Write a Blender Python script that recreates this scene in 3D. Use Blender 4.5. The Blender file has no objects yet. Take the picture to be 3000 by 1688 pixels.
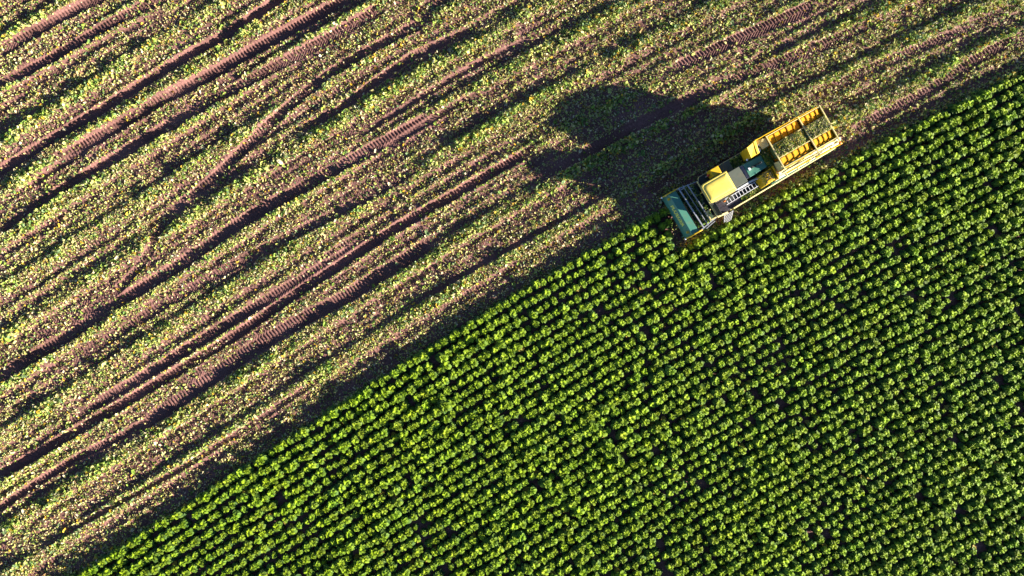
import bpy, bmesh, math, random
import numpy as np
from mathutils import Vector, Matrix
random.seed(7); RNG = np.random.default_rng(11)
scene = bpy.context.scene
col = scene.collection
R = math.radians

# ------------------------------------------------------------------ camera
cam_d = bpy.data.cameras.new('camera'); cam = bpy.data.objects.new('camera', cam_d); col.objects.link(cam)
cam.location = (0, 0, 50); cam.rotation_euler = (0, 0, 0)
cam_d.sensor_width = 36; cam_d.lens = 24; cam_d.clip_end = 6000; cam_d.clip_start = 0.5
scene.camera = cam

# ------------------------------------------------------------------ sun, sky, exposure
SUN_EL, SUN_AZ = R(16.5), math.atan2(-0.195, 0.981)        # azimuth from +x
sd = Vector((math.cos(SUN_EL) * math.cos(SUN_AZ), math.cos(SUN_EL) * math.sin(SUN_AZ), math.sin(SUN_EL)))
sun_d = bpy.data.lights.new('sun', 'SUN'); sun = bpy.data.objects.new('sun', sun_d); col.objects.link(sun)
sun_d.energy = 5.0; sun_d.angle = R(0.5); sun_d.color = (1.0, 0.90, 0.72)
sun.rotation_euler = (-sd).to_track_quat('-Z', 'Y').to_euler()
world = bpy.data.worlds.new('World'); scene.world = world; world.use_nodes = True
wn = world.node_tree.nodes; wl = world.node_tree.links
bg = wn.get('Background') or wn.new('ShaderNodeBackground')
sky = wn.new('ShaderNodeTexSky'); sky.sky_type = 'NISHITA'; sky.sun_disc = False; sky.air_density = 0.6; sky.dust_density = 0.0; sky.ozone_density = 2.0
sky.sun_elevation = SUN_EL; sky.sun_rotation = math.atan2(sd.x, sd.y)
wl.new(sky.outputs[0], bg.inputs[0]); bg.inputs[1].default_value = 0.05
scene.view_settings.view_transform = 'Standard'; scene.view_settings.look = 'None'
scene.view_settings.gamma = 1.0; scene.view_settings.exposure = 2.15
scene.cycles.max_bounces = 6; scene.cycles.transparent_max_bounces = 4

# ------------------------------------------------------------------ helpers
def tag(o, label=None, cat=None, group=None, kind=None):
    if label: o['label'] = label
    if cat: o['category'] = cat
    if group: o['group'] = group
    if kind: o['kind'] = kind
    return o

def new_mat(name, base=(0.5, 0.5, 0.5), rough=0.6, metal=0.0, var=0.0, scale=3.0, bump=0.0, spec=0.5, dirt=None, dirt_amt=0.4, dirt_scale=2.5):
    m = bpy.data.materials.new(name); m.use_nodes = True
    nt = m.node_tree; n = nt.nodes; l = nt.links; p = n['Principled BSDF']
    p.inputs['Roughness'].default_value = rough; p.inputs['Metallic'].default_value = metal
    p.inputs['Specular IOR Level'].default_value = spec
    p.inputs['Base Color'].default_value = (*base, 1)
    tc = n.new('ShaderNodeTexCoord'); src = None
    if var > 0:
        no = n.new('ShaderNodeTexNoise'); no.inputs['Scale'].default_value = scale; no.inputs['Detail'].default_value = 6
        l.new(tc.outputs['Object'], no.inputs['Vector'])
        mx = n.new('ShaderNodeMix'); mx.data_type = 'RGBA'
        mx.inputs[6].default_value = (*[c * (1 - var) for c in base], 1); mx.inputs[7].default_value = (*[min(1, c * (1 + var)) for c in base], 1)
        l.new(no.outputs[0], mx.inputs[0]); src = mx.outputs[2]
    if dirt:
        no = n.new('ShaderNodeTexNoise'); no.inputs['Scale'].default_value = dirt_scale; no.inputs['Detail'].default_value = 9; no.inputs['Roughness'].default_value = 0.7
        l.new(tc.outputs['Object'], no.inputs['Vector'])
        cr = n.new('ShaderNodeValToRGB'); cr.color_ramp.elements[0].position = 0.5; cr.color_ramp.elements[1].position = 0.72
        cr.color_ramp.elements[1].color = (dirt_amt,) * 3 + (1,)
        l.new(no.outputs[0], cr.inputs[0])
        mx = n.new('ShaderNodeMix'); mx.data_type = 'RGBA'; mx.inputs[6].default_value = (*base, 1); mx.inputs[7].default_value = (*dirt, 1)
        if src: l.new(src, mx.inputs[6])
        l.new(cr.outputs[0], mx.inputs[0]); src = mx.outputs[2]
    if src: l.new(src, p.inputs['Base Color'])
    if bump > 0:
        no = n.new('ShaderNodeTexNoise'); no.inputs['Scale'].default_value = scale * 4; no.inputs['Detail'].default_value = 6
        l.new(tc.outputs['Object'], no.inputs['Vector'])
        b = n.new('ShaderNodeBump'); b.inputs['Strength'].default_value = bump; b.inputs['Distance'].default_value = 0.05
        l.new(no.outputs[0], b.inputs['Height']); l.new(b.outputs[0], p.inputs['Normal'])
    return m

def leaf_mat(name, trans=0.3, rough=0.5, spec=0.5):
    m = bpy.data.materials.new(name); m.use_nodes = True
    nt = m.node_tree; n = nt.nodes; l = nt.links; p = n['Principled BSDF']; out = n['Material Output']
    at = n.new('ShaderNodeAttribute'); at.attribute_name = 'tint'
    p.inputs['Roughness'].default_value = rough; p.inputs['Specular IOR Level'].default_value = spec
    l.new(at.outputs['Color'], p.inputs['Base Color'])
    tr = n.new('ShaderNodeBsdfTranslucent'); l.new(at.outputs['Color'], tr.inputs[0])
    mx = n.new('ShaderNodeMixShader'); mx.inputs[0].default_value = trans
    l.new(p.outputs[0], mx.inputs[1]); l.new(tr.outputs[0], mx.inputs[2]); l.new(mx.outputs[0], out.inputs[0])
    return m

def np_mesh(name, V, F, mat, C=None, smooth=False):
    """V (n,3) float, F (m,4) int quads, C (n,3) tint"""
    me = bpy.data.meshes.new(name)
    V = np.ascontiguousarray(V, dtype=np.float32); F = np.ascontiguousarray(F, dtype=np.int32)
    me.vertices.add(len(V)); me.vertices.foreach_set('co', V.ravel())
    k = F.shape[1]
    me.loops.add(F.size); me.loops.foreach_set('vertex_index', F.ravel())
    me.polygons.add(len(F)); me.polygons.foreach_set('loop_start', np.arange(0, F.size, k, dtype=np.int32))
    me.polygons.foreach_set('use_smooth', np.full(len(F), smooth, dtype=bool))
    me.update(calc_edges=True)
    if C is not None:
        a = me.color_attributes.new('tint', 'FLOAT_COLOR', 'POINT')
        c4 = np.ones((len(V), 4), dtype=np.float32); c4[:, :3] = C
        a.data.foreach_set('color', c4.ravel())
    me.materials.append(mat)
    return me

def link(name, me, parent=None):
    o = bpy.data.objects.new(name, me); col.objects.link(o)
    if parent: o.parent = parent
    return o

_tab = [np.random.default_rng(100 + i).random((256, 256)).astype(np.float32) for i in range(12)]
def vnoise(x, y, s, seed=0):
    t = _tab[seed % 12]; x = np.asarray(x, dtype=np.float64) / s + 31.7 * seed; y = np.asarray(y, dtype=np.float64) / s + 17.3 * seed
    xi = np.floor(x).astype(np.int64); yi = np.floor(y).astype(np.int64); fx = (x - xi); fy = (y - yi)
    fx = fx * fx * (3 - 2 * fx); fy = fy * fy * (3 - 2 * fy)
    a = t[xi & 255, yi & 255]; b = t[(xi + 1) & 255, yi & 255]; c = t[xi & 255, (yi + 1) & 255]; d = t[(xi + 1) & 255, (yi + 1) & 255]
    return ((a * (1 - fx) + b * fx) * (1 - fy) + (c * (1 - fx) + d * fx) * fy)
def sstep(a, b, x):
    t = np.clip((x - a) / (b - a), 0, 1); return t * t * (3 - 2 * t)

# ------------------------------------------------------------------ field layout: row lines v = const
_gx = np.linspace(-300, 300, 6001)
_gm = np.interp(_gx, [-8, 8, 35], [0.645, 0.555, 0.485])
_gF = np.concatenate([[0], np.cumsum((_gm[1:] + _gm[:-1]) * 0.05)]); _gF -= np.interp(0, _gx, _gF)
def Fx(x): return np.interp(x, _gx, _gF)
def G(X, v): return Fx(X + 0.5 * v) - Fx(0.5 * v)
def vcoord(X, Y):
    v = Y - Fx(X)
    for _ in range(4): v = Y - G(X, v)
    return v
def slope(X, v): return np.interp(X + 0.5 * v, _gx, _gm)
ROW = 0.92
EDGE_FRONT, EDGE_BACK = -0.90, -4.58                       # v of the first standing row before and behind the header
def crop_edge(X): return np.where(X < 11.7, EDGE_FRONT, EDGE_BACK)

def px(p, z=0.0): return ((p[0] - 1500) * 0.025 * (50 - z) / 50, (844 - p[1]) * 0.025 * (50 - z) / 50)

# wheel ruts of earlier passes: points along the rut, width, depth, lug relief, litter left in it
RUTS = [
 ([(-60,185),(0,150),(150,68),(280,0),(420,-70)], .80, .10, .055, .05),
 ([(-60,280),(0,249),(128,186),(311,78),(447,8),(600,-70)], .80, .11, .055, .05),
 ([(-60,330),(0,290),(170,205),(290,135),(400,80),(560,0)], .55, .07, .030, .5),
 ([(-80,545),(0,501),(194,381),(334,299),(501,190),(660,105),(808,8),(900,-50)], .72, .22, .055, .05),
 ([(117,501),(253,420),(334,376),(466,296),(637,208),(777,126),(1000,6),(1080,-40)], .85, .22, .055, .03),
 ([(60,560),(200,470),(334,395)], .60, .10, .040, .3),
 ([(171,563),(427,412),(606,307),(738,233),(894,148),(1000,90),(1180,-10)], .80, .10, .050, .3),
 ([(-60,1140),(0,1107),(218,975),(334,893),(474,812),(606,726),(699,652),(847,575),(1000,486),(1150,403),(1330,312)], .88, .12, .055, .05),
 ([(440,655),(583,563),(690,462),(777,373),(893,272),(1000,194),(1150,112),(1330,20)], .75, .12, .050, .3),
 ([(0,1017),(70,1002),(202,950),(320,872),(400,800),(440,740),(470,665),(520,610),(629,556),(760,470)], .60, .05, .040, .55),
 ([(200,1230),(381,1126),(497,1056),(660,955),(835,847),(1000,752),(1120,672)], .75, .12, .050, .12),
 ([(-80,1438),(0,1393),(110,1331),(275,1235),(447,1132),(660,1004),(835,882),(1000,775),(1172,659),(1323,577),(1450,500),(1550,445),(1625,405)], .72, .22, .055, .03),
 ([(-80,1536),(0,1489),(69,1441),(206,1352),(344,1283),(481,1207)], .56, .19, .055, .03),
 ([(344,1283),(481,1207),(584,1133),(738,1025),(893,932),(1000,880),(1206,750),(1330,670)], 1.0, .08, .055, .12),
 ([(150,1100),(500,880),(760,735),(1000,620),(1300,450)], .70, .08, .045, .4),
 ([(-60,715),(0,680),(150,575),(300,480),(450,390),(580,310)], .60, .13, .040, .3),
 ([(1000,426),(1150,338),(1289,250),(1412,180),(1600,90)], .45, .12, .020, .3),
 ([(850,400),(1000,318),(1100,240),(1206,165),(1400,80)], .60, .14, .040, .3),
 ([(1060,480),(1200,390),(1330,310),(1480,240)], .50, .12, .020, .4),
 ([(1880,255),(2000,190),(2160,116),(2330,41),(2460,-20)], .85, .06, .060, .15),
 ([(1750,420),(1950,330),(2200,215),(2420,130),(2600,50)], .80, .05, .055, .4),
 ([(2440,430),(2560,350),(2720,270),(2880,160),(3060,80)], .80, .07, .055, .3),
 ([(2300,310),(2440,255),(2600,180),(2800,100),(3000,10)], .70, .06, .050, .5),
 ([(1180,905),(1385,790),(1560,690),(1720,600),(1860,530)], .40, .10, .015, .3),
 ([(60,1640),(300,1500),(520,1380),(760,1230),(980,1080)], .40, .08, .015, .4),
 ([(1500,560),(1700,455),(1900,350),(2100,250)], .80, .06, .055, .3),
]
_rut = []
for pts, w, dep, lug, lit in RUTS:
    P = np.array([px(p) for p in pts]); P = P[np.argsort(P[:, 0])]
    xs = np.linspace(P[0, 0], P[-1, 0], 400); ys = np.interp(xs, P[:, 0], P[:, 1])
    k = np.hanning(81); k /= k.sum(); ys = np.convolve(np.pad(ys, 40, mode='reflect', reflect_type='odd'), k, 'valid')
    ms = np.gradient(ys, xs); s = np.concatenate([[0], np.cumsum(np.hypot(np.diff(xs), np.diff(ys)))])
    _rut.append((xs, ys, ms, s, w, dep, lug, lit))

def lugs(s, d, half, per=0.25):
    """herringbone lug relief across a tyre print, -1..1"""
    ph = (s + np.abs(d) * 0.75) / per + np.where(d > 0, 0.5, 0)
    return np.sin(2 * np.pi * ph) * sstep(half, half * 0.8, np.abs(d))

def terrain(X, Y):
    """height, keep (share of litter kept), windrow amount"""
    v = vcoord(X, Y); sl = slope(X, v)
    crop = v < crop_edge(X) + 0.45
    h = 0.10 * (vnoise(X, Y, 6.0, 1) - 0.5) + 0.07 * (vnoise(X, Y, 0.9, 2) - 0.5) + 0.055 * (vnoise(X, Y, 0.33, 3) - 0.5) + 0.035 * (vnoise(X, Y, 0.14, 4) - 0.5)
    cosm = 1 / np.sqrt(1 + sl * sl)
    # the strip left by each pass: litter in the middle, two wheel prints beside it
    w = (v - 2.5 + 1.7) % 3.4 - 1.7
    wob = 0.25 * (vnoise(X, Y, 5.0, 5) - 0.5)
    wind = np.exp(-((w + wob) / 0.50) ** 4)
    keep = np.ones_like(X); sarc = X / cosm
    h = h + 0.11 * wind * (0.4 + vnoise(X, Y, 1.2, 6))
    for off in (-1.12, 1.12):
        d = (w - off + 0.2 * (vnoise(X, Y, 9.0, 7) - 0.5)) * cosm
        m = 0.25 + 0.75 * sstep(0.30, 0.60, vnoise(X, Y, 4.5, 8 if off > 0 else 9))
        inside = sstep(0.42, 0.30, np.abs(d))
        h = h - 0.05 * inside * m + 0.055 * lugs(sarc, d, 0.34) * m * (0.4 + 0.6 * vnoise(X, Y, 1.3, 10))
        keep = keep * (1 - 0.40 * inside * m)
    # stubble rows give faint ridges
    rc = np.cos(2 * np.pi * (v + 0.90) / ROW); h = h + 0.028 * rc * (0.5 + vnoise(X, Y, 1.6, 9))
    keep = keep * (0.90 + 0.10 * rc)
    field = np.where(crop, 0.0, 1.0)
    h = np.where(crop, 0.05 * (vnoise(X, Y, 0.9, 2) - 0.5) + 0.06 * np.cos(2 * np.pi * (v + 0.90) / ROW), h)
    for xs, ys, ms, s, wd, dep, lug, lit in _rut:
        yy = np.interp(X, xs, ys); m = np.interp(X, xs, ms); c = 1 / np.sqrt(1 + m * m)
        d = (Y - yy) * c
        near = (np.abs(d) < wd * 1.6) & (X > xs[0]) & (X < xs[-1])
        if not near.any(): continue
        dn = d[near]; half = wd / 2
        fade = sstep(xs[0], xs[0] + 3, X[near]) * sstep(xs[-1], xs[-1] - 3, X[near])
        if lit < .1: fade = fade * (0.75 + 0.35 * vnoise(X[near], Y[near], 3.0, 11))
        inside = sstep(half * 1.18, half * 0.92, np.abs(dn)) * fade
        berm = np.exp(-((np.abs(dn) - half * 1.35) / (0.13)) ** 2) * fade
        sa = np.interp(X[near], xs, s) - dn * m[near] * c[near] * 0.0
        hb = h[near]
        hb = hb * (1 - 0.8 * inside) - dep * inside + dep * 0.30 * berm * (0.6 + 0.8 * vnoise(X[near], Y[near], 0.6, 0)) + 0.95 * lug * lugs(sa, dn, half * 1.12) * fade * (0.55 + 0.6 * vnoise(X[near], Y[near], 1.6, 2))
        h[near] = hb
        keep[near] = keep[near] * (1 - (1 - lit) * inside)
        wind[near] = wind[near] * (1 - inside)
    return h, keep, wind, v, crop

# ------------------------------------------------------------------ ground: one sheet, fine under the picture, out to the horizon
STEP = 0.06
def axis(a, b, far=2500):
    core = np.arange(a, b, STEP); g = [0.12]
    while sum(g) < far: g.append(g[-1] * 1.35)
    g = np.cumsum(g); return np.concatenate([(a - g)[::-1], core, core[-1] + g])
ax, ay = axis(-40.5, 40.5), axis(-23.5, 23.5)
GX, GY = np.meshgrid(ax, ay, indexing='ij')
H, KEEP, WIND, VV, CROP = terrain(GX, GY)
nx, ny = GX.shape
V = np.stack([GX, GY, H], -1).reshape(-1, 3)
idx = np.arange(nx * ny).reshape(nx, ny)
Fq = np.stack([idx[:-1, :-1], idx[1:, :-1], idx[1:, 1:], idx[:-1, 1:]], -1).reshape(-1, 4)

soil = bpy.data.materials.new('red_brown_soil'); soil.use_nodes = True
n = soil.node_tree.nodes; l = soil.node_tree.links; p = n['Principled BSDF']; p.inputs['Roughness'].default_value = 0.85; p.inputs['Specular IOR Level'].default_value = 0.25
tc = n.new('ShaderNodeTexCoord')
n1 = n.new('ShaderNodeTexNoise'); n1.inputs['Scale'].default_value = 0.35; n1.inputs['Detail'].default_value = 8; l.new(tc.outputs['Object'], n1.inputs[0])
n2 = n.new('ShaderNodeTexNoise'); n2.inputs['Scale'].default_value = 9.0; n2.inputs['Detail'].default_value = 5; l.new(tc.outputs['Object'], n2.inputs[0])
r1 = n.new('ShaderNodeValToRGB'); e = r1.color_ramp.elements
e[0].position = .3; e[0].color = (0.130, 0.064, 0.058, 1); e[1].position = .7; e[1].color = (0.225, 0.115, 0.108, 1); l.new(n1.outputs[0], r1.inputs[0])
r2 = n.new('ShaderNodeValToRGB'); e = r2.color_ramp.elements
e[0].position = .3; e[0].color = (0.62, 0.60, 0.60, 1); e[1].position = .75; e[1].color = (1.25, 1.22, 1.2, 1); l.new(n2.outputs[0], r2.inputs[0])
mm = n.new('ShaderNodeMix'); mm.data_type = 'RGBA'; mm.blend_type = 'MULTIPLY'; mm.inputs[0].default_value = 1
l.new(r1.outputs[0], mm.inputs[6]); l.new(r2.outputs[0], mm.inputs[7]); l.new(mm.outputs[2], p.inputs['Base Color'])
n3 = n.new('ShaderNodeTexNoise'); n3.inputs['Scale'].default_value = 14.0; n3.inputs['Detail'].default_value = 7; l.new(tc.outputs['Object'], n3.inputs[0])
bp = n.new('ShaderNodeBump'); bp.inputs['Strength'].default_value = 0.8; bp.inputs['Distance'].default_value = 0.03; l.new(n3.outputs[0], bp.inputs['Height']); l.new(bp.outputs[0], p.inputs['Normal'])
ground = link('ground', np_mesh('ground', V, Fq, soil, smooth=True)); ground['kind'] = 'structure'

def hlook(X, Y, A):
    i = np.clip(np.searchsorted(ax, X) - 1, 0, nx - 2); j = np.clip(np.searchsorted(ay, Y) - 1, 0, ny - 2)
    fx = (X - ax[i]) / (ax[i + 1] - ax[i]); fy = (Y - ay[j]) / (ay[j + 1] - ay[j])
    return (A[i, j] * (1 - fx) + A[i + 1, j] * fx) * (1 - fy) + (A[i, j + 1] * (1 - fx) + A[i + 1, j + 1] * fx) * fy

# ------------------------------------------------------------------ scattered flat or curled leaf pieces
def leaf_templates(nv, nu=3, nw=3, curl=0.5, wid=0.55, rough=0.12, seed=0):
    r = np.random.default_rng(seed); out = []
    for _ in range(nv):
        u = np.linspace(0, 1, nu); w = np.linspace(-1, 1, nw); U, W = np.meshgrid(u, w, indexing='ij')
        width = wid * (0.55 + 0.75 * np.sin(np.pi * (0.15 + 0.75 * U))) * 0.5
        x = U - 0.5; y = W * width + r.normal(0, rough * 0.4, U.shape)
        c = r.uniform(-curl, curl); f = r.uniform(-0.1, curl)
        z = c * (U - 0.5) ** 2 + f * np.abs(W) * width + r.normal(0, rough, U.shape)
        out.append(np.stack([x + r.normal(0, rough * 0.4, U.shape), y, z], -1).reshape(-1, 3))
    i = np.arange(nu * nw).reshape(nu, nw)
    F = np.stack([i[:-1, :-1], i[1:, :-1], i[1:, 1:], i[:-1, 1:]], -1).reshape(-1, 4)
    return np.array(out), F

def place(T, F, P, yaw, pitch, roll, sc, C, jit=0.0):
    n = len(P); T = T[RNG.integers(0, len(T), n)] * sc[:, None, None]
    cy, sy, cp, sp, cr, sr = np.cos(yaw), np.sin(yaw), np.cos(pitch), np.sin(pitch), np.cos(roll), np.sin(roll)
    M = np.empty((n, 3, 3))
    M[:, 0] = np.stack([cy * cp, cy * sp * sr - sy * cr, cy * sp * cr + sy * sr], -1)
    M[:, 1] = np.stack([sy * cp, sy * sp * sr + cy * cr, sy * sp * cr - cy * sr], -1)
    M[:, 2] = np.stack([-sp, cp * sr, cp * cr], -1)
    Vv = np.einsum('nij,nkj->nki', M, T) + P[:, None, :]
    k = T.shape[1]
    Ff = F[None] + (np.arange(n) * k)[:, None, None]
    Cc = np.repeat(C, k, axis=0)
    if jit: Cc = np.clip(Cc * (1 + RNG.normal(0, jit, (len(Cc), 1))), 0.004, 1)
    return Vv.reshape(-1, 3), Ff.reshape(-1, F.shape[1]), Cc

def join(parts):
    Vs, Fs, Cs, o = [], [], [], 0
    for v, f, c in parts:
        Vs.append(v); Fs.append(f + o); Cs.append(c); o += len(v)
    return np.concatenate(Vs), np.concatenate(Fs), np.concatenate(Cs)

PAL = np.array([(.52,.48,.20), (.40,.44,.12), (.22,.33,.055), (.10,.18,.045), (.16,.24,.11), (.50,.33,.035), (.34,.23,.11), (.58,.52,.34)])
def tints(n, p, j=0.18):
    c = PAL[RNG.choice(len(PAL), n, p=np.array(p) / np.sum(p))]
    return np.clip(c * (1 + RNG.normal(0, j, (n, 1))), 0.01, 0.8)

m_litter = leaf_mat('leaf_litter', 0.25, 0.65, 0.2)
def in_field(X, Y, margin=0.15):
    return vcoord(X, Y) > crop_edge(X) + margin
parts = []
# small chopped leaf and stalk chips
N = 640000
X = RNG.uniform(-41, 41, N); Y = RNG.uniform(-24, 24, N)
kp = hlook(X, Y, KEEP); wd = hlook(X, Y, WIND)
dens = (0.74 + 0.6 * (vnoise(X, Y, 1.7, 3) - 0.5)) * kp ** 1.6 + 0.1 * wd
ok = in_field(X, Y) & (RNG.random(N) < dens); X, Y, wd = X[ok], Y[ok], wd[ok]; n_ = len(X)
T, F = leaf_templates(14, 2, 3, 0.8, 0.8, 0.10, 1)
P = np.stack([X, Y, hlook(X, Y, H) + RNG.uniform(0.02, 0.08, n_) + 0.06 * wd * RNG.random(n_)], -1)
right = sstep(-10, 35, X)[:, None]
C = tints(n_, [4.0, 2.6, 1.3, .6, .7, .5, 2.2, 2.6]); 
parts.append(place(T, F, P, RNG.uniform(0, 6.28, n_), RNG.normal(0, .85, n_), RNG.normal(0, .8, n_), RNG.gamma(5, .0165, n_) + 0.022, C, .06))
# larger whole leaves, thick along the windrows
N = 330000
X = RNG.uniform(-41, 41, N); Y = RNG.uniform(-24, 24, N)
kp = hlook(X, Y, KEEP); wd = hlook(X, Y, WIND); cl = np.maximum(sstep(.35, .65, vnoise(X, Y, 1.1, 6)), sstep(41.5, 42.3, vcoord(X, Y)) * sstep(-26, -31, X))
dens = 0.07 * kp + 0.95 * wd * kp * (0.30 + cl) + 0.12 * kp * sstep(-5, 30, X)
ok = in_field(X, Y, 0.1) & (RNG.random(N) < dens); X, Y, wd, cl = X[ok], Y[ok], wd[ok], cl[ok]; n_ = len(X)
T, F = leaf_templates(16, 4, 3, 1.1, 0.50, 0.07, 2)
P = np.stack([X, Y, hlook(X, Y, H) + 0.03 + RNG.random(n_) * (0.05 + 0.30 * wd * cl)], -1)
C = tints(n_, [1.6, 3.6, 3.0, 1.6, 1.5, .7, .2, .8])
parts.append(place(T, F, P, RNG.uniform(0, 6.28, n_), RNG.normal(0, .8, n_), RNG.normal(0, .8, n_), RNG.gamma(8, .019, n_) + 0.05, C, .10))
Vl, Fl, Cl = join(parts)
o = link('leaf_litter', np_mesh('leaf_litter', Vl, Fl, m_litter, Cl))
tag(o, 'pale green and yellow leaf scraps strewn in stripes over the harvested ground', 'leaf litter', kind='stuff')
# stubs of cut stalks in their old rows
st = []
rows = np.arange(-4, 80); sx = []
for k in rows:
    v0 = EDGE_FRONT + ROW * k
    xs = np.arange(-41, 41, 0.5) + RNG.normal(0, .09, 164); ys = v0 + G(xs, v0) + RNG.normal(0, .05, 164)
    g = (np.abs(ys) < 24) & (v0 > crop_edge(xs) + .3) & (RNG.random(164) < 0.85); sx.append(np.stack([xs[g], ys[g]], -1))
sx = np.concatenate(sx); g = RNG.random(len(sx)) < hlook(sx[:, 0], sx[:, 1], KEEP); sx = sx[g]; n_ = len(sx)
a = np.linspace(0, 2 * np.pi, 6)[:-1]
T = np.concatenate([np.stack([np.cos(a), np.sin(a), 0 * a], -1), np.stack([.85 * np.cos(a), .85 * np.sin(a), 0 * a + 5.0], -1)])[None]
F = np.array([(i, (i + 1) % 5, 5 + (i + 1) % 5, 5 + i) for i in range(5)] + [(5, 6, 7, 8), (5, 8, 9, 9)])[:6]
P = np.concatenate([sx, hlook(sx[:, 0], sx[:, 1], H)[:, None] - .02], -1)
Vs, Fs, Cs = place(T, F, P, RNG.uniform(0, 6, n_), RNG.normal(0, .22, n_), RNG.normal(0, .22, n_), RNG.uniform(.016, .028, n_), np.tile([.42, .40, .20], (n_, 1)), .1)
o = link('cut_stalk_stubble', np_mesh('cut_stalk_stubble', Vs, Fs, m_litter, Cs))
tag(o, 'short pale stubs of cut stalks standing in rows on the brown soil', 'stubble', kind='stuff')

# ------------------------------------------------------------------ kale plants
m_kale = leaf_mat('kale_leaf', 0.30, 0.6, 0.15)
m_stalk = new_mat('kale_stalk', (.22, .26, .12), .7, var=.25)
def kale(seed, size=1.0):
    r = np.random.default_rng(seed); Vs, Fs, Cs = [], [], []; o = 0
    nl = 32; ga = 2.39996; nu, nw = 4, 3
    i = np.arange(nu * nw).reshape(nu, nw)
    F = np.stack([i[:-1, :-1], i[1:, :-1], i[1:, 1:], i[:-1, 1:]], -1).reshape(-1, 4)
    for k in range(nl):
        t = k / (nl - 1)                                     # 0 lowest leaf, 1 the heart
        L = (0.36 * (1 - t) ** 0.7 + 0.15) * r.uniform(.8, 1.15)
        if t > .45: L = (0.32 * (1 - t) ** 0.8 + 0.15) * r.uniform(.8, 1.25)
        z0 = 0.14 + 0.42 * t ** 0.8
        ang = ga * k + r.normal(0, .25)
        up = -0.15 + 1.15 * t ** 1.3 + r.normal(0, .12)      # pitch of the petiole
        U, W = np.meshgrid(np.linspace(0, 1, nu), np.linspace(-1, 1, nw), indexing='ij')
        wid = L * (0.13 + 0.21 * np.sin(np.pi * np.clip(U * 0.85 + 0.1, 0, 1)) ** 0.8) * r.uniform(.85, 1.15)
        bend = r.uniform(.9, 1.6)
        a_ = up - bend * U * 0.5
        rr = L * U * np.cos(a_); zz = L * U * np.sin(a_)
        zz = zz + wid * (0.35 * np.abs(W)) + r.normal(0, .018, U.shape) * (U > 0)
        y = W * wid + r.normal(0, .010, U.shape) * (U > 0)
        x = rr + 0.015 + r.normal(0, .008, U.shape)
        ca, sa = math.cos(ang), math.sin(ang)
        pts = np.stack([x * ca - y * sa, x * sa + y * ca, zz + z0], -1).reshape(-1, 3)
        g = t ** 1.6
        c = np.array((.030, .090, .034)) * (1 - g) + np.array((.285, .41, .018)) * g  # young heart leaves are paler; lower leaves darkened further to deepen the shade
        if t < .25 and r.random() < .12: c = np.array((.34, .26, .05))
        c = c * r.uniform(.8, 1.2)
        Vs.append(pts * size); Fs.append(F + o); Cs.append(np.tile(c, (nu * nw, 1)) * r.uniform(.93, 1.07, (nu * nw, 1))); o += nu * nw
    return np.concatenate(Vs), np.concatenate(Fs), np.concatenate(Cs)
KT = [kale(50 + i) for i in range(8)]
spots = []
for k in range(0, 90):
    v0 = EDGE_FRONT - ROW * k
    x0 = -46.0 + (.50 * k) % .52; kph = (kph + RNG.normal(.0, .10)) if k else .0; x0 += kph
    while x0 < 44:
        sl = float(slope(x0, v0)); x0 += RNG.normal(.60, .018) / math.hypot(1, sl)
        x = x0 + RNG.normal(0, .035); vj = v0 + RNG.normal(0, .035); y = vj + float(G(x, vj))
        if abs(y) > 25.5: continue
        gap = float(vnoise(np.array([x]), np.array([y]), 1.6, 4)[0])
        if v0 > float(crop_edge(np.array(x))) + .2: continue
        if gap > .955 or RNG.random() < .012: continue
        gs = float(vnoise(np.array([x]), np.array([y]), 5, 9)[0])
        s = (0.92 + 0.22 * gs) * RNG.normal(1.0, .10)
        if RNG.random() < .06: s *= .72
        spots.append((x, y, s, RNG.uniform(0, 6.28), int(RNG.integers(0, len(KT))), v0))
# keep clear of the machine: rows under the header's snout stand, those behind are cut
spots = [q for q in spots]
order = sorted(range(len(spots)), key=lambda i: spots[i][0] ** 2 + spots[i][1] ** 2)
near, rest = order[:300], order[300:]
print('kale plants', len(spots))
sp = np.array([spots[i] for i in rest])
parts = []
for t in range(len(KT)):
    q = sp[sp[:, 4] == t]; v_, f_, c_ = KT[t]; n_ = len(q)
    ca, sa = np.cos(q[:, 3]), np.sin(q[:, 3]); zj = RNG.normal(1, .08, n_)
    lx, ly = RNG.normal(0, .10, n_), RNG.normal(0, .10, n_)      # each stalk leans its own way
    x = (v_[None, :, 0] * ca[:, None] - v_[None, :, 1] * sa[:, None]) * q[:, 2:3] + q[:, 0:1] + lx[:, None] * v_[None, :, 2]
    y = (v_[None, :, 0] * sa[:, None] + v_[None, :, 1] * ca[:, None]) * q[:, 2:3] + q[:, 1:2] + ly[:, None] * v_[None, :, 2]
    z = v_[None, :, 2] * (q[:, 2] * zj)[:, None] + hlook(q[:, 0], q[:, 1], H)[:, None]
    Vv = np.stack([x, y, z], -1).reshape(-1, 3); Ff = (f_[None] + (np.arange(n_) * len(v_))[:, None, None]).reshape(-1, 4)
    hue = RNG.normal(1, .09, (n_, 1)) * np.stack([RNG.normal(1, .05, n_), np.ones(n_), RNG.normal(1, .15, n_)], -1)
    Cc = np.clip(c_[None] * hue[:, None, :], .01, .8).reshape(-1, 3)
    parts.append((Vv, Ff, Cc))
Vk, Fk, Ck = join(parts)
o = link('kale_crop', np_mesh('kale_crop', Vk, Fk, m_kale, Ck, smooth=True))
tag(o, 'dense rows of dark green kale filling the lower right of the field', 'kale crop', kind='stuff')
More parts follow.
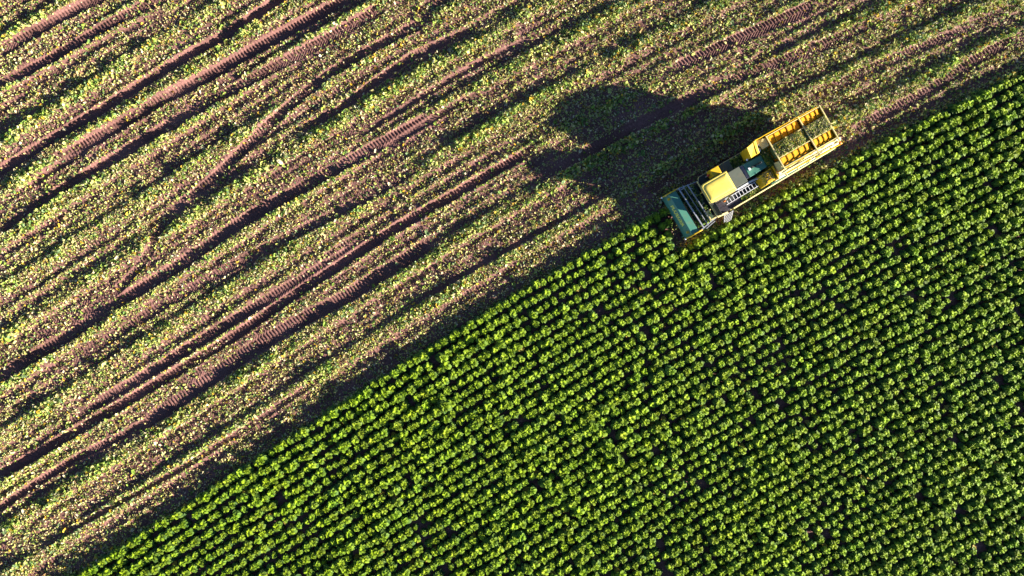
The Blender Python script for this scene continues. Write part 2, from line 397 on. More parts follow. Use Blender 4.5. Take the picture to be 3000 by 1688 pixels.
# the plants nearest the middle of the picture one by one
def stalk_mesh():
    bm = bmesh.new(); bmesh.ops.create_cone(bm, segments=7, radius1=.026, radius2=.018, depth=.52, matrix=Matrix.Translation((0, 0, .24)), cap_ends=True)
    me = bpy.data.meshes.new('stalk'); bm.to_mesh(me); bm.free(); me.materials.append(m_stalk); return me
k_me = [np_mesh('kale_plant', v_, f_, m_kale, c_, smooth=True) for v_, f_, c_ in KT]; s_me = stalk_mesh()
hz = hlook(np.array([spots[i][0] for i in near]), np.array([spots[i][1] for i in near]), H)
for i, z in zip(near, hz):
    x, y, s, a_, t, v0 = spots[i]
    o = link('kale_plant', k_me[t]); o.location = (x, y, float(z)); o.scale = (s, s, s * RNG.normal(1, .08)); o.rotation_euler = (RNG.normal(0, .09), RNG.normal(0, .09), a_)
    st_ = link('stalk', s_me, o)
    tag(o, 'leafy light green kale plant standing in the rows around the middle of the photo', 'kale plant', 'kale plants in the rows around the middle of the photo')

# ------------------------------------------------------------------ harvester
YEL = (0.62, 0.40, 0.012)
m_yel = new_mat('yellow_paint', YEL, .35, var=.10, scale=1.5, dirt=(.30, .20, .07), dirt_amt=.55, bump=.03)
m_roof = new_mat('cab_roof_paint', (.70, .56, .12), .22, var=.06, scale=1.2, dirt=(.42, .30, .06), dirt_amt=.5, dirt_scale=4, bump=.02)
m_org = new_mat('worn_orange_paint', (.58, .245, .003), .7, spec=.15, var=.12, scale=4, dirt=(.34, .17, .03), dirt_amt=.6, bump=.05)
m_cream = new_mat('faded_cream_paint', (.58, .50, .22), .5, var=.12, scale=2, dirt=(.30, .24, .10), dirt_amt=.6)
m_teal = new_mat('teal_green_paint', (.065, .215, .160), .38, var=.12, scale=2, dirt=(.14, .20, .13), dirt_amt=.6, dirt_scale=3, bump=.02)
m_steel = new_mat('grey_steel', (.42, .44, .50), .4, metal=.5, var=.15, scale=5)
m_dark = new_mat('dark_machinery', (.020, .026, .030), .6, var=.4, scale=6, bump=.2)
m_deck = new_mat('grey_green_deck', (.070, .085, .070), .65, var=.25, scale=4, dirt=(.12, .10, .06), dirt_amt=.5)
m_belt = new_mat('dark_green_belt', (.015, .045, .030), .6, var=.5, scale=8, dirt=(.06, .12, .03), dirt_amt=.8, dirt_scale=9)
m_grate = new_mat('purple_grey_grating', (.13, .115, .15), .6, metal=.3, var=.3, scale=8)
m_rub = new_mat('tyre_rubber', (.025, .023, .022), .9, var=.3, scale=8, dirt=(.14, .08, .06), dirt_amt=.7, dirt_scale=5)
m_glass = new_mat('tinted_glass', (.02, .03, .035), .08, spec=.8)
m_red = new_mat('red_plastic', (.60, .06, .03), .35, var=.05)
m_orange = new_mat('orange_plastic', (.65, .18, .03), .4, var=.05)
m_rust = new_mat('rusty_metal', (.30, .14, .05), .85, var=.35, scale=14, bump=.3)
m_pale = new_mat('pale_weathered_paint', (.52, .52, .42), .5, var=.2, scale=6, dirt=(.25, .22, .12), dirt_amt=.7, dirt_scale=5)
m_white = new_mat('white_plastic', (.65, .66, .72), .35, var=.05)
m_net = new_mat('black_netting', (.015, .014, .012), .8, var=.3)

class MB:
    def __init__(s): s.bm = bmesh.new()
    def box(s, x0, x1, y0, y1, z0, z1, bev=0.0):
        r = bmesh.ops.create_cube(s.bm, size=1, matrix=Matrix.Translation(((x0 + x1) / 2, (y0 + y1) / 2, (z0 + z1) / 2)) @ Matrix.Diagonal((abs(x1 - x0), abs(y1 - y0), abs(z1 - z0), 1)))
        if bev:
            ed = list({e for v in r['verts'] for e in v.link_edges}); bmesh.ops.bevel(s.bm, geom=ed, offset=bev, segments=2, affect='EDGES', profile=.6)
        return s
    def tube(s, a, b, r, seg=8, r2=None):
        a, b = Vector(a), Vector(b); d = b - a
        M = Matrix.Translation((a + b) / 2) @ d.to_track_quat('Z', 'Y').to_matrix().to_4x4()
        bmesh.ops.create_cone(s.bm, segments=seg, radius1=r, radius2=r if r2 is None else r2, depth=d.length, matrix=M, cap_ends=True); return s
    def path(s, pts, r, seg=8):
        for a, b in zip(pts, pts[1:]): s.tube(a, b, r, seg)
        for q in pts[1:-1]: s.ball(q, r * 1.02)
        return s
    def ball(s, c, r, sz=(1, 1, 1)):
        bmesh.ops.create_uvsphere(s.bm, u_segments=12, v_segments=8, radius=r, matrix=Matrix.Translation(c) @ Matrix.Diagonal((*sz, 1))); return s
    def bar(s, a, b, w, h):
        """rectangular bar from a to b"""
        a, b = Vector(a), Vector(b); d = b - a; X = d.normalized(); Yv = Vector((0, 0, 1)).cross(X)
        Yv = Yv.normalized() if Yv.length > 1e-4 else Vector((0, 1, 0)); Z = X.cross(Yv)
        M = Matrix((X, Yv, Z)).transposed().to_4x4(); M.translation = (a + b) / 2
        bmesh.ops.create_cube(s.bm, size=1, matrix=M @ Matrix.Diagonal((d.length, w, h, 1))); return s
    def prism(s, poly, axis, a, b):
        """poly: list of 2-D points; axis 'y' -> points are (x,z); axis 'z' -> (x,y); axis 'x' -> (y,z)"""
        def mk(p, t): return {'y': (p[0], t, p[1]), 'z': (p[0], p[1], t), 'x': (t, p[0], p[1])}[axis]
        A = [s.bm.verts.new(mk(p, a)) for p in poly]; B = [s.bm.verts.new(mk(p, b)) for p in poly]
        s.bm.faces.new(A); s.bm.faces.new(B[::-1]); n = len(poly)
        for i in range(n): s.bm.faces.new((A[i], B[i], B[(i + 1) % n], A[(i + 1) % n]))
        return s
    def hexa(s, lo, hi):
        A = [s.bm.verts.new(p) for p in lo]; B = [s.bm.verts.new(p) for p in hi]; n = len(lo)
        s.bm.faces.new(A[::-1]); s.bm.faces.new(B)
        for i in range(n): s.bm.faces.new((A[i], A[(i + 1) % n], B[(i + 1) % n], B[i]))
        return s
    def build(s, name, mat, parent=None, smooth=False, bev=0.0, label=None):
        bmesh.ops.recalc_face_normals(s.bm, faces=s.bm.faces)
        me = bpy.data.meshes.new(name); s.bm.to_mesh(me); s.bm.free(); me.materials.append(mat)
        o = link(name, me, parent)
        if smooth:
            for p_ in me.polygons: p_.use_smooth = True
        if bev:
            m = o.modifiers.new('bevel', 'BEVEL'); m.width = bev; m.segments = 2; m.limit_method = 'ANGLE'
        if label: o['label'] = label
        return o

HV = bpy.data.objects.new('harvester', None); col.objects.link(HV)
HV.location = (11.6, 5.0, 0); HV.rotation_euler = (0, 0, R(30))
tag(HV, 'yellow and green leaf harvester with full tipping bin working along the edge of the crop', 'harvester')
# header (the machine's front is at x = 0, its rear at x = 12; +y is its right hand side in the picture's upper left)
prof = [(.10, .50), (.13, .78), (.20, 1.00), (.40, 1.30), (.48, 1.40), (.98, 1.41), (1.03, 1.36), (.99, 1.36), (.50, 1.35), (.42, 1.25), (.23, .96), (.17, .76), (.14, .50)]
hood = MB().prism(prof, 'y', -1.66, 1.66).build('header_hood', m_teal, HV, bev=.012)
MB().box(1.031, 1.075, -1.58, .55, 1.35, 1.40).build('trim_strip', m_rust, hood, label='rusty trim strip')
for y in (-1, 1):
    e_ = [(-.03, .45), (-.06, .85), (.05, 1.14), (.30, 1.38), (.60, 1.50), (1.0, 1.55), (1.27, 1.50), (1.27, 1.30), (1.0, .9), (.6, .45)]
    MB().prism(e_, 'y', y * 1.665, y * 1.75).build('end_plate', m_yel, HV, bev=.015)
    MB().box(.22, .42, y * 1.36 - .09, y * 1.36 + .09, 1.20, 1.335, .015).build('bracket', m_yel, hood)
    MB().ball((.0, y * 1.70, 1.0), .075).tube((0, y * 1.70, 1.0), (.12, y * 1.70, .95), .03).build('marker_lamp', m_white, HV, smooth=True)
# lettering across the front slope
tcv = bpy.data.curves.new('lettering', 'FONT'); tcv.body = 'PLOEGER'; tcv.size = .40; tcv.align_x = 'CENTER'; tcv.align_y = 'CENTER'; tcv.extrude = .004; tcv.offset = .014; tcv.space_character = 1.02
tx = bpy.data.objects.new('lettering', tcv); col.objects.link(tx); tx.parent = hood
ph = math.atan2(.27, .20); xa = Vector((0, -1, 0)); ya = Vector((math.cos(ph), 0, math.sin(ph))); za = xa.cross(ya)
Mt = Matrix((xa, ya, za)).transposed().to_4x4(); Mt.translation = Vector((.305, .02, 1.14)) + za * .012; tx.matrix_local = Mt
m_let = new_mat('lettering_yellow', (.78, .68, .10), .5, var=.05); tcv.materials.append(m_let)
dg = bpy.context.evaluated_depsgraph_get(); tme = bpy.data.meshes.new_from_object(tx.evaluated_get(dg)); bpy.data.objects.remove(tx)
tx = link('lettering', tme, hood); tx.matrix_local = Mt
# frame behind the hood
f = MB()
f.bar((1.23, 1.70, 1.50), (1.40, -1.68, 1.50), .085, .09)
f.bar((1.62, 1.66, 1.38), (1.80, -1.66, 1.38), .045, .05)
f.bar((1.88, 1.60, 1.60), (2.04, -1.40, 1.60), .075, .09)
f.bar((1.00, 1.69, 1.50), (2.62, 1.45, 1.55), .05, .06); f.bar((1.22, 1.50, 1.52), (1.62, 1.52, 1.52), .05, .05); f.bar((1.60, 1.52, 1.53), (1.60, 1.70, 1.53), .05, .05)
f.bar((1.18, -1.68, 1.46), (2.66, -1.42, 1.52), .07, .08); f.bar((1.5, -1.62, 1.25), (2.4, -1.52, 1.25), .04, .05); f.bar((1.7, -1.82, .9), (2.5, -1.66, .95), .05, .05)
f.bar((1.35, -1.69, .5), (1.35, -1.69, 1.44), .06, .06); f.bar((1.35, 1.69, .5), (1.35, 1.69, 1.44), .06, .06); f.bar((2.0, -.2, 1.55), (2.3, -.1, 1.52), .04, .04)
f.bar((1.95, 1.30, 1.62), (2.1, 1.10, 1.62), .03, .03); f.bar((1.95, .75, 1.64), (2.12, .65, 1.62), .03, .03)
f.build('header_frame', m_steel, HV)
b_ = MB().hexa([(1.0, -1.6, .35), (2.5, -1.25, .95), (2.5, 1.25, .95), (1.0, 1.6, .35)], [(1.0, -1.6, .60), (2.5, -1.25, 1.25), (2.5, 1.25, 1.25), (1.0, 1.6, .60)])
belt = b_.build('feed_belt', m_belt, HV)
c_ = MB()
for k in range(12):
    t_ = (k + .5) / 12; c_.bar((1 + 1.5 * t_, -1.6 + .35 * t_, .62 + .65 * t_), (1 + 1.5 * t_, 1.6 - .35 * t_, .62 + .65 * t_), .035, .04)
c_.build('belt_slat', m_dark, belt)
r_ = MB().tube((.75, -1.62, .62), (.75, 1.62, .62), .05, 10)
for k in range(5):
    a_ = 2 * math.pi * k / 5; r_.bar((.75 + .3 * math.cos(a_), -1.58, .62 + .3 * math.sin(a_)), (.75 + .3 * math.cos(a_), 1.58, .62 + .3 * math.sin(a_)), .03, .05)
r_.build('reel', m_dark, HV)
for y in (-1.5, -.75, 0, .75, 1.5):
    MB().hexa([(.0, y - .02, .12), (.9, y - .12, .08), (.9, y + .12, .08), (.0, y + .02, .12)], [(.05, y - .01, .2), (.9, y - .10, .42), (.9, y + .10, .42), (.05, y + .01, .2)]).build('crop_divider', m_teal, HV)
# small open square frame beside the beam
q = MB(); zq = 1.74
q.bar((2.04, -.70, zq), (2.04, -1.43, zq), .085, .09); q.bar((2.083, -1.40, zq + .003), (2.46, -1.40, zq + .003), .085, .09); q.bar((2.083, -.74, zq + .003), (2.40, -.74, zq + .003), .06, .07)
q.build('open_box_frame', m_cream, HV, bev=.008)
MB().box(2.09, 2.44, -1.35, -.78, 1.25, 1.32).build('box_floor', m_belt, HV)
# beam and decks
MB().bar((2.50, 1.46, 1.93), (2.50, -1.50, 1.93), .085, .12).build('platform_beam', m_cream, HV, bev=.01)
MB().box(2.45, 12.1, -.55, .55, .78, 1.12, .02).build('chassis', m_dark, HV)
MB().box(2.545, 4.1, -.55, 1.60, 1.70, 1.86).build('cab_floor', m_dark, HV)
dk = MB().box(4.10, 5.10, .93, 1.62, 1.85, 2.10, .01); dk.build('rear_deck', m_deck, HV, label='dark grey green rear deck')
MB().box(5.105, 7.2, .93, 1.62, 1.60, 1.80, .01).build('lower_deck', m_belt, HV)
MB().box(4.12, 5.22, -.28, .91, 1.12, 2.95, .025).build('engine_housing', m_deck, HV)
MB().bar((2.6, 1.66, 2.35), (6.2, 1.68, 2.45), .03, .03).bar((2.60, 1.55, 1.95), (2.60, 1.66, 2.35), .03, .03).bar((4.4, 1.66, 1.9), (4.4, 1.66, 2.37), .03, .03).bar((6.1, 1.68, 1.8), (6.1, 1.68, 2.42), .03, .03).bar((2.6, 1.66, 2.35), (2.5, 1.40, 2.1), .03, .03).build('handrail', m_cream, HV)
# cab
MB().box(2.60, 3.98, -.36, 1.05, 1.87, 2.15, .03).build('cab_body', m_yel, HV)
ps = MB()
for x, y in ((2.62, -.33), (2.62, 1.02), (3.94, -.33), (3.94, 1.02)): ps.bar((x, y, 2.12), (x if x > 3 else x + .02, y, 3.50), .07, .07)
ps.build('cab_pillar', m_dark, HV)
MB().box(2.60, 2.62, -.29, .98, 2.16, 3.50).build('window', m_glass, HV); MB().box(3.955, 3.975, -.29, .98, 2.16, 3.50).build('window', m_glass, HV)
MB().box(2.68, 3.90, -.35, -.33, 2.16, 3.50).build('window', m_glass, HV); MB().box(2.68, 3.90, 1.03, 1.05, 2.16, 3.50).build('window', m_glass, HV)
def rrect(x0, x1, y0, y1, rs):
    pts = []
    for (cx, cy, a0), r in zip(((x0, y0, 180), (x1, y0, 270), (x1, y1, 0), (x0, y1, 90)), rs):
        sx = r if cx == x0 else -r; sy = r if cy == y0 else -r
        for k in range(7):
            a_ = R(a0 + 15 * k); pts.append((cx + sx + r * math.cos(a_), cy + sy + r * math.sin(a_)))
    return pts
def layered(levels):
    mb = MB(); rings = []
    for z, (x0, x1, y0, y1), rs in levels: rings.append([mb.bm.verts.new((px_, py_, z)) for px_, py_ in rrect(x0, x1, y0, y1, rs)])
    for A, B in zip(rings, rings[1:]):
        n = len(A)
        for i in range(n): mb.bm.faces.new((A[i], A[(i + 1) % n], B[(i + 1) % n], B[i]))
    mb.bm.faces.new(rings[0][::-1]); mb.bm.faces.new(rings[-1]); return mb
rs = (.16, .05, .05, .22); X0, X1, Y0, Y1 = 2.02, 4.05, -.33, 1.10
roof = layered([(3.50, (X0 + .02, X1 - .02, Y0 + .02, Y1 - .02), rs), (3.52, (X0, X1, Y0, Y1), rs), (3.57, (X0, X1, Y0, Y1), rs), (3.60, (X0 + .03, X1 - .02, Y0 + .03, Y1 - .03), rs),
    (3.615, (X0 + .07, X1 - .05, Y0 + .10, Y1 - .11), rs), (3.607, (X0 + .075, X1 - .055, Y0 + .108, Y1 - .118), rs), (3.622, (X0 + .085, X1 - .065, Y0 + .12, Y1 - .13), rs), (3.655, (X0 + .3, X1 - .25, Y0 + .30, Y1 - .30), rs), (3.668, (X0 + .55, X1 - .50, Y0 + .50, Y1 - .50), rs)])
roof.build('cab_roof', m_roof, HV, smooth=True)
MB().prism([(2.45, -.40), (3.95, -.42), (4.02, -.36), (2.35, -.36)], 'z', 3.36, 3.50).build('roof_gutter', m_cream, HV)
MB().bar((3.95, -.36, 3.40), (3.30, -.72, 2.75), .07, .05).build('mirror_arm', m_yel, HV)
MB().ball((3.22, -.68, 2.62), .11, (1, .6, 1.2)).build('mirror', m_orange, HV, smooth=True)
MB().bar((2.45, .3, 3.3), (2.35, -.75, 2.6), .03, .03).build('wiper_rail', m_dark, HV)
MB().tube((3.17, 1.42, 1.88), (3.17, 1.42, 2.50), .035).build('beacon_post', m_steel, HV)
MB().ball((3.17, 1.42, 2.58), .10, (1, 1, .9)).build('beacon', m_red, HV, smooth=True)
MB().box(3.33, 3.98, 1.13, 1.69, 1.95, 2.92, .04).build('tool_box', m_yel, HV)
MB().box(2.62, 3.28, 1.12, 1.58, 1.87, 1.93).build('left_step', m_dark, HV)
MB().box(4.12, 7.0, -1.36, 1.58, 1.125, 1.55, .03).box(8.9, 9.3, -1.05, 1.5, .8, 1.93, .03).box(10.9, 11.7, -1.1, 1.55, .7, 1.93, .03).build('body_panel', m_teal, HV)
MB().box(7.0, 11.9, -.9, 1.5, 1.13, 1.92, .03).build('bin_subframe', m_dark, HV)
# engine bonnet
bon = MB().hexa([(5.42, -.16, 1.1), (6.85, -.12, 1.1), (6.85, .90, 1.1), (5.42, .90, 1.1)], [(5.45, -.12, 3.0), (6.80, -.08, 3.15), (6.80, .86, 3.15), (5.45, .86, 3.05)]).build('engine_bonnet', m_teal, HV, bev=.03)
MB().hexa([(5.18, -.14, 2.2), (5.42, -.14, 2.2), (5.42, .88, 2.2), (5.18, .88, 2.2)], [(5.22, -.10, 2.95), (5.415, -.12, 3.02), (5.415, .86, 3.04), (5.22, .86, 2.95)]).build('radiator_grille', m_grate, bon)
MB().box(5.85, 6.55, .34, .46, 3.05, 3.20).tube((6.2, .40, 3.15), (6.2, .40, 3.75), .06, 12).tube((6.2, .40, 3.75), (6.32, .40, 3.85), .06, 12).build('exhaust', m_dark, bon)
MB().box(5.60, 5.75, .30, .50, 3.05, 3.12, .01).build('filter_cap', m_white, bon)
MB().ball((7.0, -.10, 3.15), .09).build('work_lamp', m_white, HV, smooth=True)
MB().ball((5.85, 1.02, 3.1), .08).build('work_lamp', m_white, HV, smooth=True)
MB().box(2.56, 2.585, -1.40, -.42, 1.99, 2.85).build('guard_panel', m_dark, HV)
# horizontal ladder rack and grated walkway on the left hand side
ld = MB().bar((3.32, -1.0, 2.38), (5.9, -.96, 2.38), .035, .045).bar((3.40, -.60, 2.38), (5.9, -.60, 2.38), .035, .045)
for k in range(10): x = 3.48 + .255 * k; ld.bar((x, -.98, 2.38), (x, -.61, 2.38), .035, .03)
ld.build('ladder_rack', m_white, HV)
MB().box(2.56, 6.0, -1.44, -.57, 1.76, 1.80).build('walkway', m_dark, HV)
gr = MB()
for k in range(60):
    x = 2.60 + k * .057; gr.bar((x, -1.42, 1.83), (x + .16, -1.02, 1.83), .016, .03)
    if k < 13: gr.bar((x + .16, -1.0, 1.83), (x + .02, -.62, 1.83), .016, .03)
gr.build('walkway_grating', m_grate, HV)
MB().hexa([(2.56, -1.52, 1.66), (3.30, -1.56, 1.66), (3.30, -1.48, 1.66), (2.56, -1.44, 1.66)], [(2.56, -1.46, 1.98), (3.30, -1.58, 1.92), (3.30, -1.47, 1.95), (2.56, -1.36, 2.0)]).build('skirt_panel', m_cream, HV)
MB().hexa([(3.78, -1.56, 1.5), (12.0, -1.42, 1.6), (12.0, -1.36, 1.6), (3.78, -1.48, 1.5)], [(3.78, -1.53, 1.95), (12.0, -1.40, 2.1), (12.0, -1.34, 2.12), (3.78, -1.44, 1.97)]).build('side_skirt', m_cream, HV)
sp_ = MB()
for k in range(6): sp_.bar((3.05 + .02 * k, -1.64 - .105 * k, 1.62 - .22 * k), (3.72 + .0 * k, -1.64 - .105 * k, 1.62 - .22 * k), .03, .03)
sp_.bar((3.03, -1.58, 1.72), (3.16, -2.20, .30), .015, .05); sp_.bar((3.74, -1.58, 1.72), (3.74, -2.20, .30), .015, .05)
sp_.build('access_steps', m_white, HV)
# yellow hopper and netted screen between cab and bin
hp = MB().hexa([(5.95, 1.05, 2.2), (6.75, 1.05, 2.2), (6.82, 1.72, 2.2), (6.0, 1.70, 2.2)], [(5.86, 1.00, 3.80), (6.52, 1.02, 3.85), (6.56, 1.88, 4.20), (5.82, 1.74, 4.15)]).build('hopper', m_yel, HV, bev=.02)
MB().bar((6.36, 1.00, 3.87), (6.40, 1.88, 4.21), .04, .04).bar((5.88, 1.00, 3.83), (5.84, 1.76, 4.17), .04, .05).build('hopper_rim', m_yel, hp)
MB().ball((6.78, 1.55, 3.72), .11, (1.3, .8, .8)).ball((6.70, 1.20, 3.62), .10, (.8, 1.4, .8)).build('hose_coupling', m_white, HV, smooth=True)
nb = MB()
nb.hexa([(6.05, -1.25, 1.9), (7.05, -1.20, 1.9), (7.05, -.22, 1.9), (6.05, -.32, 1.9)], [(6.12, -1.17, 3.10), (6.96, -1.08, 3.16), (6.98, -.24, 3.20), (6.10, -.36, 3.12)])
nb = nb.build('screen_drum', m_yel, HV, bev=.10)
nt_ = MB()
for k in range(5):
    a_ = -1.08 + .19 * k
    nt_.path([(6.08, a_ * .9 - .05, 3.02), (6.35, a_ + .06 * math.sin(k), 3.17), (6.62, a_ * .85 - .1, 3.20), (6.95, a_ * .8 - .15, 3.20)], .016, 6)
for x in (6.25, 6.5, 6.75): nt_.path([(x, -1.15, 3.08), (x + .06, -.7, 3.20), (x - .04, -.30, 3.18)], .014, 6)
nt_.path([(6.12, -1.1, 3.13), (6.45, -.75, 3.22), (6.9, -.4, 3.23)], .02, 6); nt_.path([(6.15, -.45, 3.15), (6.55, -.85, 3.22), (6.85, -1.05, 3.18)], .02, 6)
nt_.build('net_cover', m_net, nb)
MB().hexa([(6.98, -1.22, 2.6), (7.06, -1.22, 2.6), (7.10, -.20, 2.6), (7.02, -.20, 2.6)], [(6.99, -1.20, 3.28), (7.05, -1.20, 3.28), (7.09, -.20, 3.36), (7.03, -.20, 3.36)]).build('screen_rim', m_yel, nb)
MB().box(4.2, 6.9, -.56, -.30, 1.2, 2.2).build('cooler_side', m_dark, HV); MB().path([(4.2, -.42, 2.45), (5.3, -.38, 2.6), (6.1, -.42, 2.4)], .04).path([(4.5, -.50, 2.35), (5.6, -.46, 2.5), (6.1, -.5, 2.6)], .025).build('hose', m_white, HV)
# tipping bin
BX0, BX1, BY0, BY1, BZ = 7.34, 11.48, -.76, 1.74, 4.10
w_ = MB()
w_.hexa([(6.6, 1.66, 2.0), (11.4, 1.60, 2.0), (11.4, 1.66, 2.0), (6.6, 1.72, 2.0)], [(6.47, 1.87, 4.12), (11.5, 1.74, 4.06), (11.5, 1.79, 4.06), (6.47, 1.92, 4.12)])
w_.hexa([(BX0, BY0 - .02, 2.0), (11.4, BY0 + .02, 2.0), (11.4, BY0 + .07, 2.0), (BX0, BY0 + .03, 2.0)], [(BX0, BY0 - .02, 4.04), (11.46, BY0 + .02, 4.04), (11.46, BY0 + .07, 4.04), (BX0, BY0 + .03, 4.04)])
w_.hexa([(11.40, -.74, 2.0), (11.44, -.74, 2.0), (11.44, 1.60, 2.0), (11.40, 1.60, 2.0)], [(11.46, -.70, 4.06), (11.50, -.70, 4.06), (11.50, 1.735, 4.06), (11.46, 1.735, 4.06)])
for k in range(12):  # arched board added on the wall top to round the bin's cast shadow
    u0, u1 = k / 12, (k + 1) / 12; xa_, xb_ = 6.7 + 4.7 * u0, 6.7 + 4.7 * u1; ha, hb_ = 4.08 + .40 * math.sin(math.pi * u0) ** .7, 4.08 + .40 * math.sin(math.pi * u1) ** .7
    yw = lambda u: 1.895 - .14 * u
    w_.hexa([(xa_, yw(u0), 4.0), (xb_, yw(u1), 4.0), (xb_, yw(u1) + .025, 4.0), (xa_, yw(u0) + .025, 4.0)], [(xa_, yw(u0), ha), (xb_, yw(u1), hb_), (xb_, yw(u1) + .025, hb_), (xa_, yw(u0) + .025, ha)])
bin_w = w_.build('bin_wall', m_yel, HV)
MB().box(7.0, 11.4, -.7, 1.6, 1.95, 2.0).build('bin_floor', m_yel, HV)
fw = MB().hexa([(7.05, -.72, 2.0), (7.10, -.72, 2.0), (7.10, .0, 2.0), (7.05, .0, 2.0)], [(7.28, -.72, 3.98), (7.33, -.72, 3.98), (7.33, -.12, 3.98), (7.28, -.12, 3.98)])
fw.hexa([(6.70, 1.62, 3.2), (7.28, 1.60, 3.2), (7.28, 1.15, 3.2), (7.0, 1.12, 3.2)], [(6.62, 1.86, 3.86), (7.30, 1.70, 3.98), (7.30, 1.12, 3.90), (6.92, 1.12, 3.60)])
fw.build('front_wall', m_cream, HV)
rl = MB()
rl.bar((BX0, -.80, BZ), (BX0, 1.78, BZ), .075, .09)
rl.bar((BX1, -1.0, BZ + .003), (BX1, 1.80, BZ + .003), .075, .09)
rl.bar((9.86, -1.02, BZ + .02), (9.84, 2.22, BZ + .02), .085, .08)
for y in (BY1 - .01, 1.02, .05, -.66): rl.bar((BX0 + .04, y, BZ - .004), (BX1 - .04, y - .03, BZ - .004), .055, .07)
rl.build('bin_rail', m_cream, HV, bev=.006)
MB().tube((9.84, 2.10, BZ - .02), (9.84, 2.24, BZ - .25), .04).build('latch', m_yel, HV)
def lane(y0, y1, x0, x1, n, z0):
    d = (x1 - x0) / n; wv = MB(); dv = MB()
    for k in range(n):
        a_ = x0 + k * d + .03; b2 = x0 + (k + 1) * d - .08
        wv.hexa([(a_, y0 + .07, z0 - .10), (b2, y0 + .07, z0 - .14), (b2, y1 - .05, z0 - .10), (a_, y1 - .05, z0 - .05)], [(a_, y0 + .07, z0 - .04), (b2, y0 + .07, z0 - .09), (b2, y1 - .05, z0 - .03), (a_, y1 - .05, z0 + .03)])
        dv.box(a_ - .055, a_ - .012, y0 + .06, y1 - .03, z0 - .22, z0 - .03)
    wv.build('cover_panel', m_org, HV); dv.build('panel_rib', m_yel, HV)
lane(1.05, 1.70, 7.42, 9.75, 5, 4.06); lane(1.03, 1.68, 9.93, 11.40, 4, 4.08)
lane(-.63, .02, 7.42, 9.75, 5, 4.06); lane(-.66, .0, 9.93, 11.40, 4, 4.08)
# lit side structure below the bin on its left hand side
s_ = MB()
s_.hexa([(7.15, -1.08, 2.9), (11.95, -1.12, 3.0), (11.95, -.92, 3.0), (7.15, -.90, 2.9)], [(7.15, -.98, 3.30), (11.95, -1.02, 3.42), (11.95, -.80, 3.55), (7.15, -.80, 3.46)])
s_.build('side_beam', m_cream, HV)
MB().hexa([(7.1, -1.28, 2.20), (12.1, -1.28, 2.30), (12.1, -1.16, 2.30), (7.1, -1.14, 2.20)], [(7.1, -1.25, 2.50), (12.1, -1.24, 2.62), (12.1, -1.14, 2.68), (7.1, -1.14, 2.56)]).build('lower_beam', m_pale, HV, label='pale lower beam')
MB().bar((6.9, -1.33, 2.02), (12.3, -1.30, 2.2), .06, .06).bar((6.9, -1.22, 2.16), (12.3, -1.18, 2.3), .03, .03).build('edge_rail', m_teal, HV)
MB().tube((7.4, -.90, 3.5), (9.6, -.94, 3.95), .035).tube((8.6, -.92, 3.62), (11.0, -.96, 3.9), .03).tube((9.3, -1.20, 3.0), (10.4, -1.06, 3.5), .03).build('lift_cylinder', m_dark, HV)
MB().tube((7.6, -1.12, 3.42), (9.4, -1.10, 3.60), .055, 10).tube((9.9, -1.2, 3.3), (11.9, -1.22, 3.45), .06, 10).build('cylinder_barrel', m_yel, HV)
br = MB()
for x in (7.8, 8.7, 9.6, 10.5, 11.4): br.bar((x, -.78, 2.0), (x, -1.28, 2.9), .06, .06); br.bar((x, -.81, 3.9), (x, -.90, 2.2), .07, .05)
br.build('bin_brace', m_cream, HV)
MB().ball((11.75, -1.15, 3.5), .10, (1, 1.2, .8)).build('rear_lamp', m_orange, HV, smooth=True)
MB().bar((11.55, .3, 4.0), (12.15, .25, 3.6), .03, .03).build('rear_hook', m_cream, HV)
# wheels
def lathe(prof, seg, M):
    bm = bmesh.new(); rings = []
    for k in range(seg):
        a_ = 2 * math.pi * k / seg; rings.append([bm.verts.new(M @ Vector((r * math.cos(a_), y, r * math.sin(a_)))) for r, y in prof])
    n = len(prof)
    for k in range(seg):
        A, B = rings[k], rings[(k + 1) % seg]
        for i in range(n - 1): bm.faces.new((A[i], A[i + 1], B[i + 1], B[i]))
    return bm
def wheel(x, y, r, w):
    e_ = bpy.data.objects.new('wheel', None); col.objects.link(e_); e_.parent = HV; e_.location = (x, y, r)
    h = w / 2; mb = MB(); mb.bm.free(); mb.bm = lathe([(r * .52, -h * .8), (r * .8, -h), (r * .93, -h * .9), (r * .95, 0), (r * .93, h * .9), (r * .8, h), (r * .52, h * .8)], 36, Matrix())
    for k in range(22):
        for sgn in (-1, 1):
            a_ = 2 * math.pi * (k + (.5 if sgn > 0 else 0)) / 22; b2 = a_ + .16
            mb.bar((r * .965 * math.cos(b2), sgn * .03, r * .965 * math.sin(b2)), (r * .95 * math.cos(a_), sgn * h * .95, r * .95 * math.sin(a_)), .06, .05)
    mb.build('tyre', m_rub, e_, smooth=True)
    mb = MB(); mb.bm.free(); mb.bm = lathe([(.0, -h * .3), (r * .35, -h * .3), (r * .5, -h * .75), (r * .54, -h * .8), (r * .54, h * .8), (r * .5, h * .75), (r * .35, h * .3), (.0, h * .3)], 28, Matrix())
    mb.build('rim', m_yel, e_, smooth=True)
for x, r in ((3.3, .78), (8.2, .80), (10.0, .80)):
    for y in (-1.0, 1.05): wheel(x, y, r, .62)
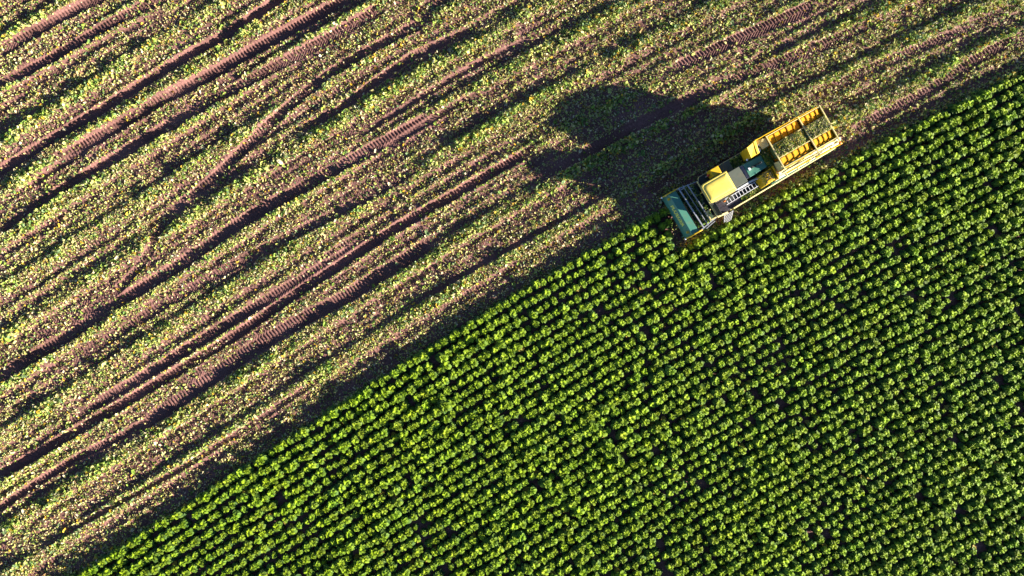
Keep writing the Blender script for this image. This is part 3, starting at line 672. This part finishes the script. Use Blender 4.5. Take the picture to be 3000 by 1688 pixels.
# the load of cut leaves in the bin
lp = []
def load(n, x0, x1, y0, y1, zf, pal, sc):
    x = RNG.uniform(x0, x1, n); y = RNG.uniform(y0, y1, n); z = zf(x, y) + RNG.uniform(-.02, .04, n)
    T, F = leaf_templates(10, 3, 3, .9, .6, .10, 5)
    return place(T, F, np.stack([x, y, z], -1), RNG.uniform(0, 6.28, n), RNG.normal(0, .9, n), RNG.normal(0, .9, n), RNG.gamma(8, .013, n) * sc + .03, tints(n, pal), .1)
lp.append(load(2600, 9.93, 11.40, .08, .94, lambda x, y: 4.13 + .04 * np.sin(3 * x) * np.sin(5 * y), [3.5, 3.5, 1.2, .2, .4, .2, .0, 4.5], 1))
lp.append(load(2600, 7.42, 9.78, .10, .98, lambda x, y: 4.08 - .14 * sstep(9.2, 9.7, x) + .10 * np.exp(-((x - 8.25) / .3) ** 2) + .07 * np.exp(-((x - 9.0) / .25) ** 2), [2.6, 3.0, 1.8, .6, .5, 1.2, .1, 2.0], 1))
lp.append(load(1500, 6.85, 7.30, -.15, 1.10, lambda x, y: 3.25 + .0 * x, [.5, 1.5, 3.0, 2.2, .8, .3, .2, .1], 1.1))
lp.append(load(450, 4.6, 6.0, -1.42, -1.0, lambda x, y: 1.86 + .03 * np.sin(x * 5), [1, 2, 3, 2, 1, .3, .2, .2], 1))
lp.append(load(420, 5.1, 6.6, .95, 1.58, lambda x, y: 1.84 + 0 * x, [.5, 1.5, 3, 2.5, 1, .2, .2, .1], 1))
lp.append(load(500, 1.1, 2.4, -1.5, 1.5, lambda x, y: .70 + .40 * (x - 1), [.3, 1, 2, 2.5, 1, .1, .2, .0], 1))
Vq, Fq2, Cq = join(lp)
ML = Matrix.Translation(HV.location) @ Matrix.Rotation(R(30), 4, 'Z'); A3 = np.array(ML.to_3x3()); Vq = Vq @ A3.T + np.array(HV.location)
o = link('leaf_load', np_mesh('leaf_load', Vq, Fq2, m_litter, Cq))
tag(o, 'heap of freshly cut green leaves filling the middle of the harvester bin', 'leaf load', kind='stuff')
# packed mass under the loose leaves
mb = MB(); mb.box(7.42, 9.7, .10, .96, 3.2, 3.84, .05).box(9.93, 11.38, .10, .92, 3.2, 4.02, .05).box(6.9, 7.26, -.10, 1.08, 2.4, 3.2, .05)
mp = mb.build('packed_leaves', new_mat('packed_leaf_mass', (.10, .15, .04), .8, var=.5, scale=20, bump=.5), None); mp.location = HV.location; mp.rotation_euler = HV.rotation_euler
tag(mp, 'packed dark green leaves at the bottom of the harvester bin', 'leaf load', kind='stuff')
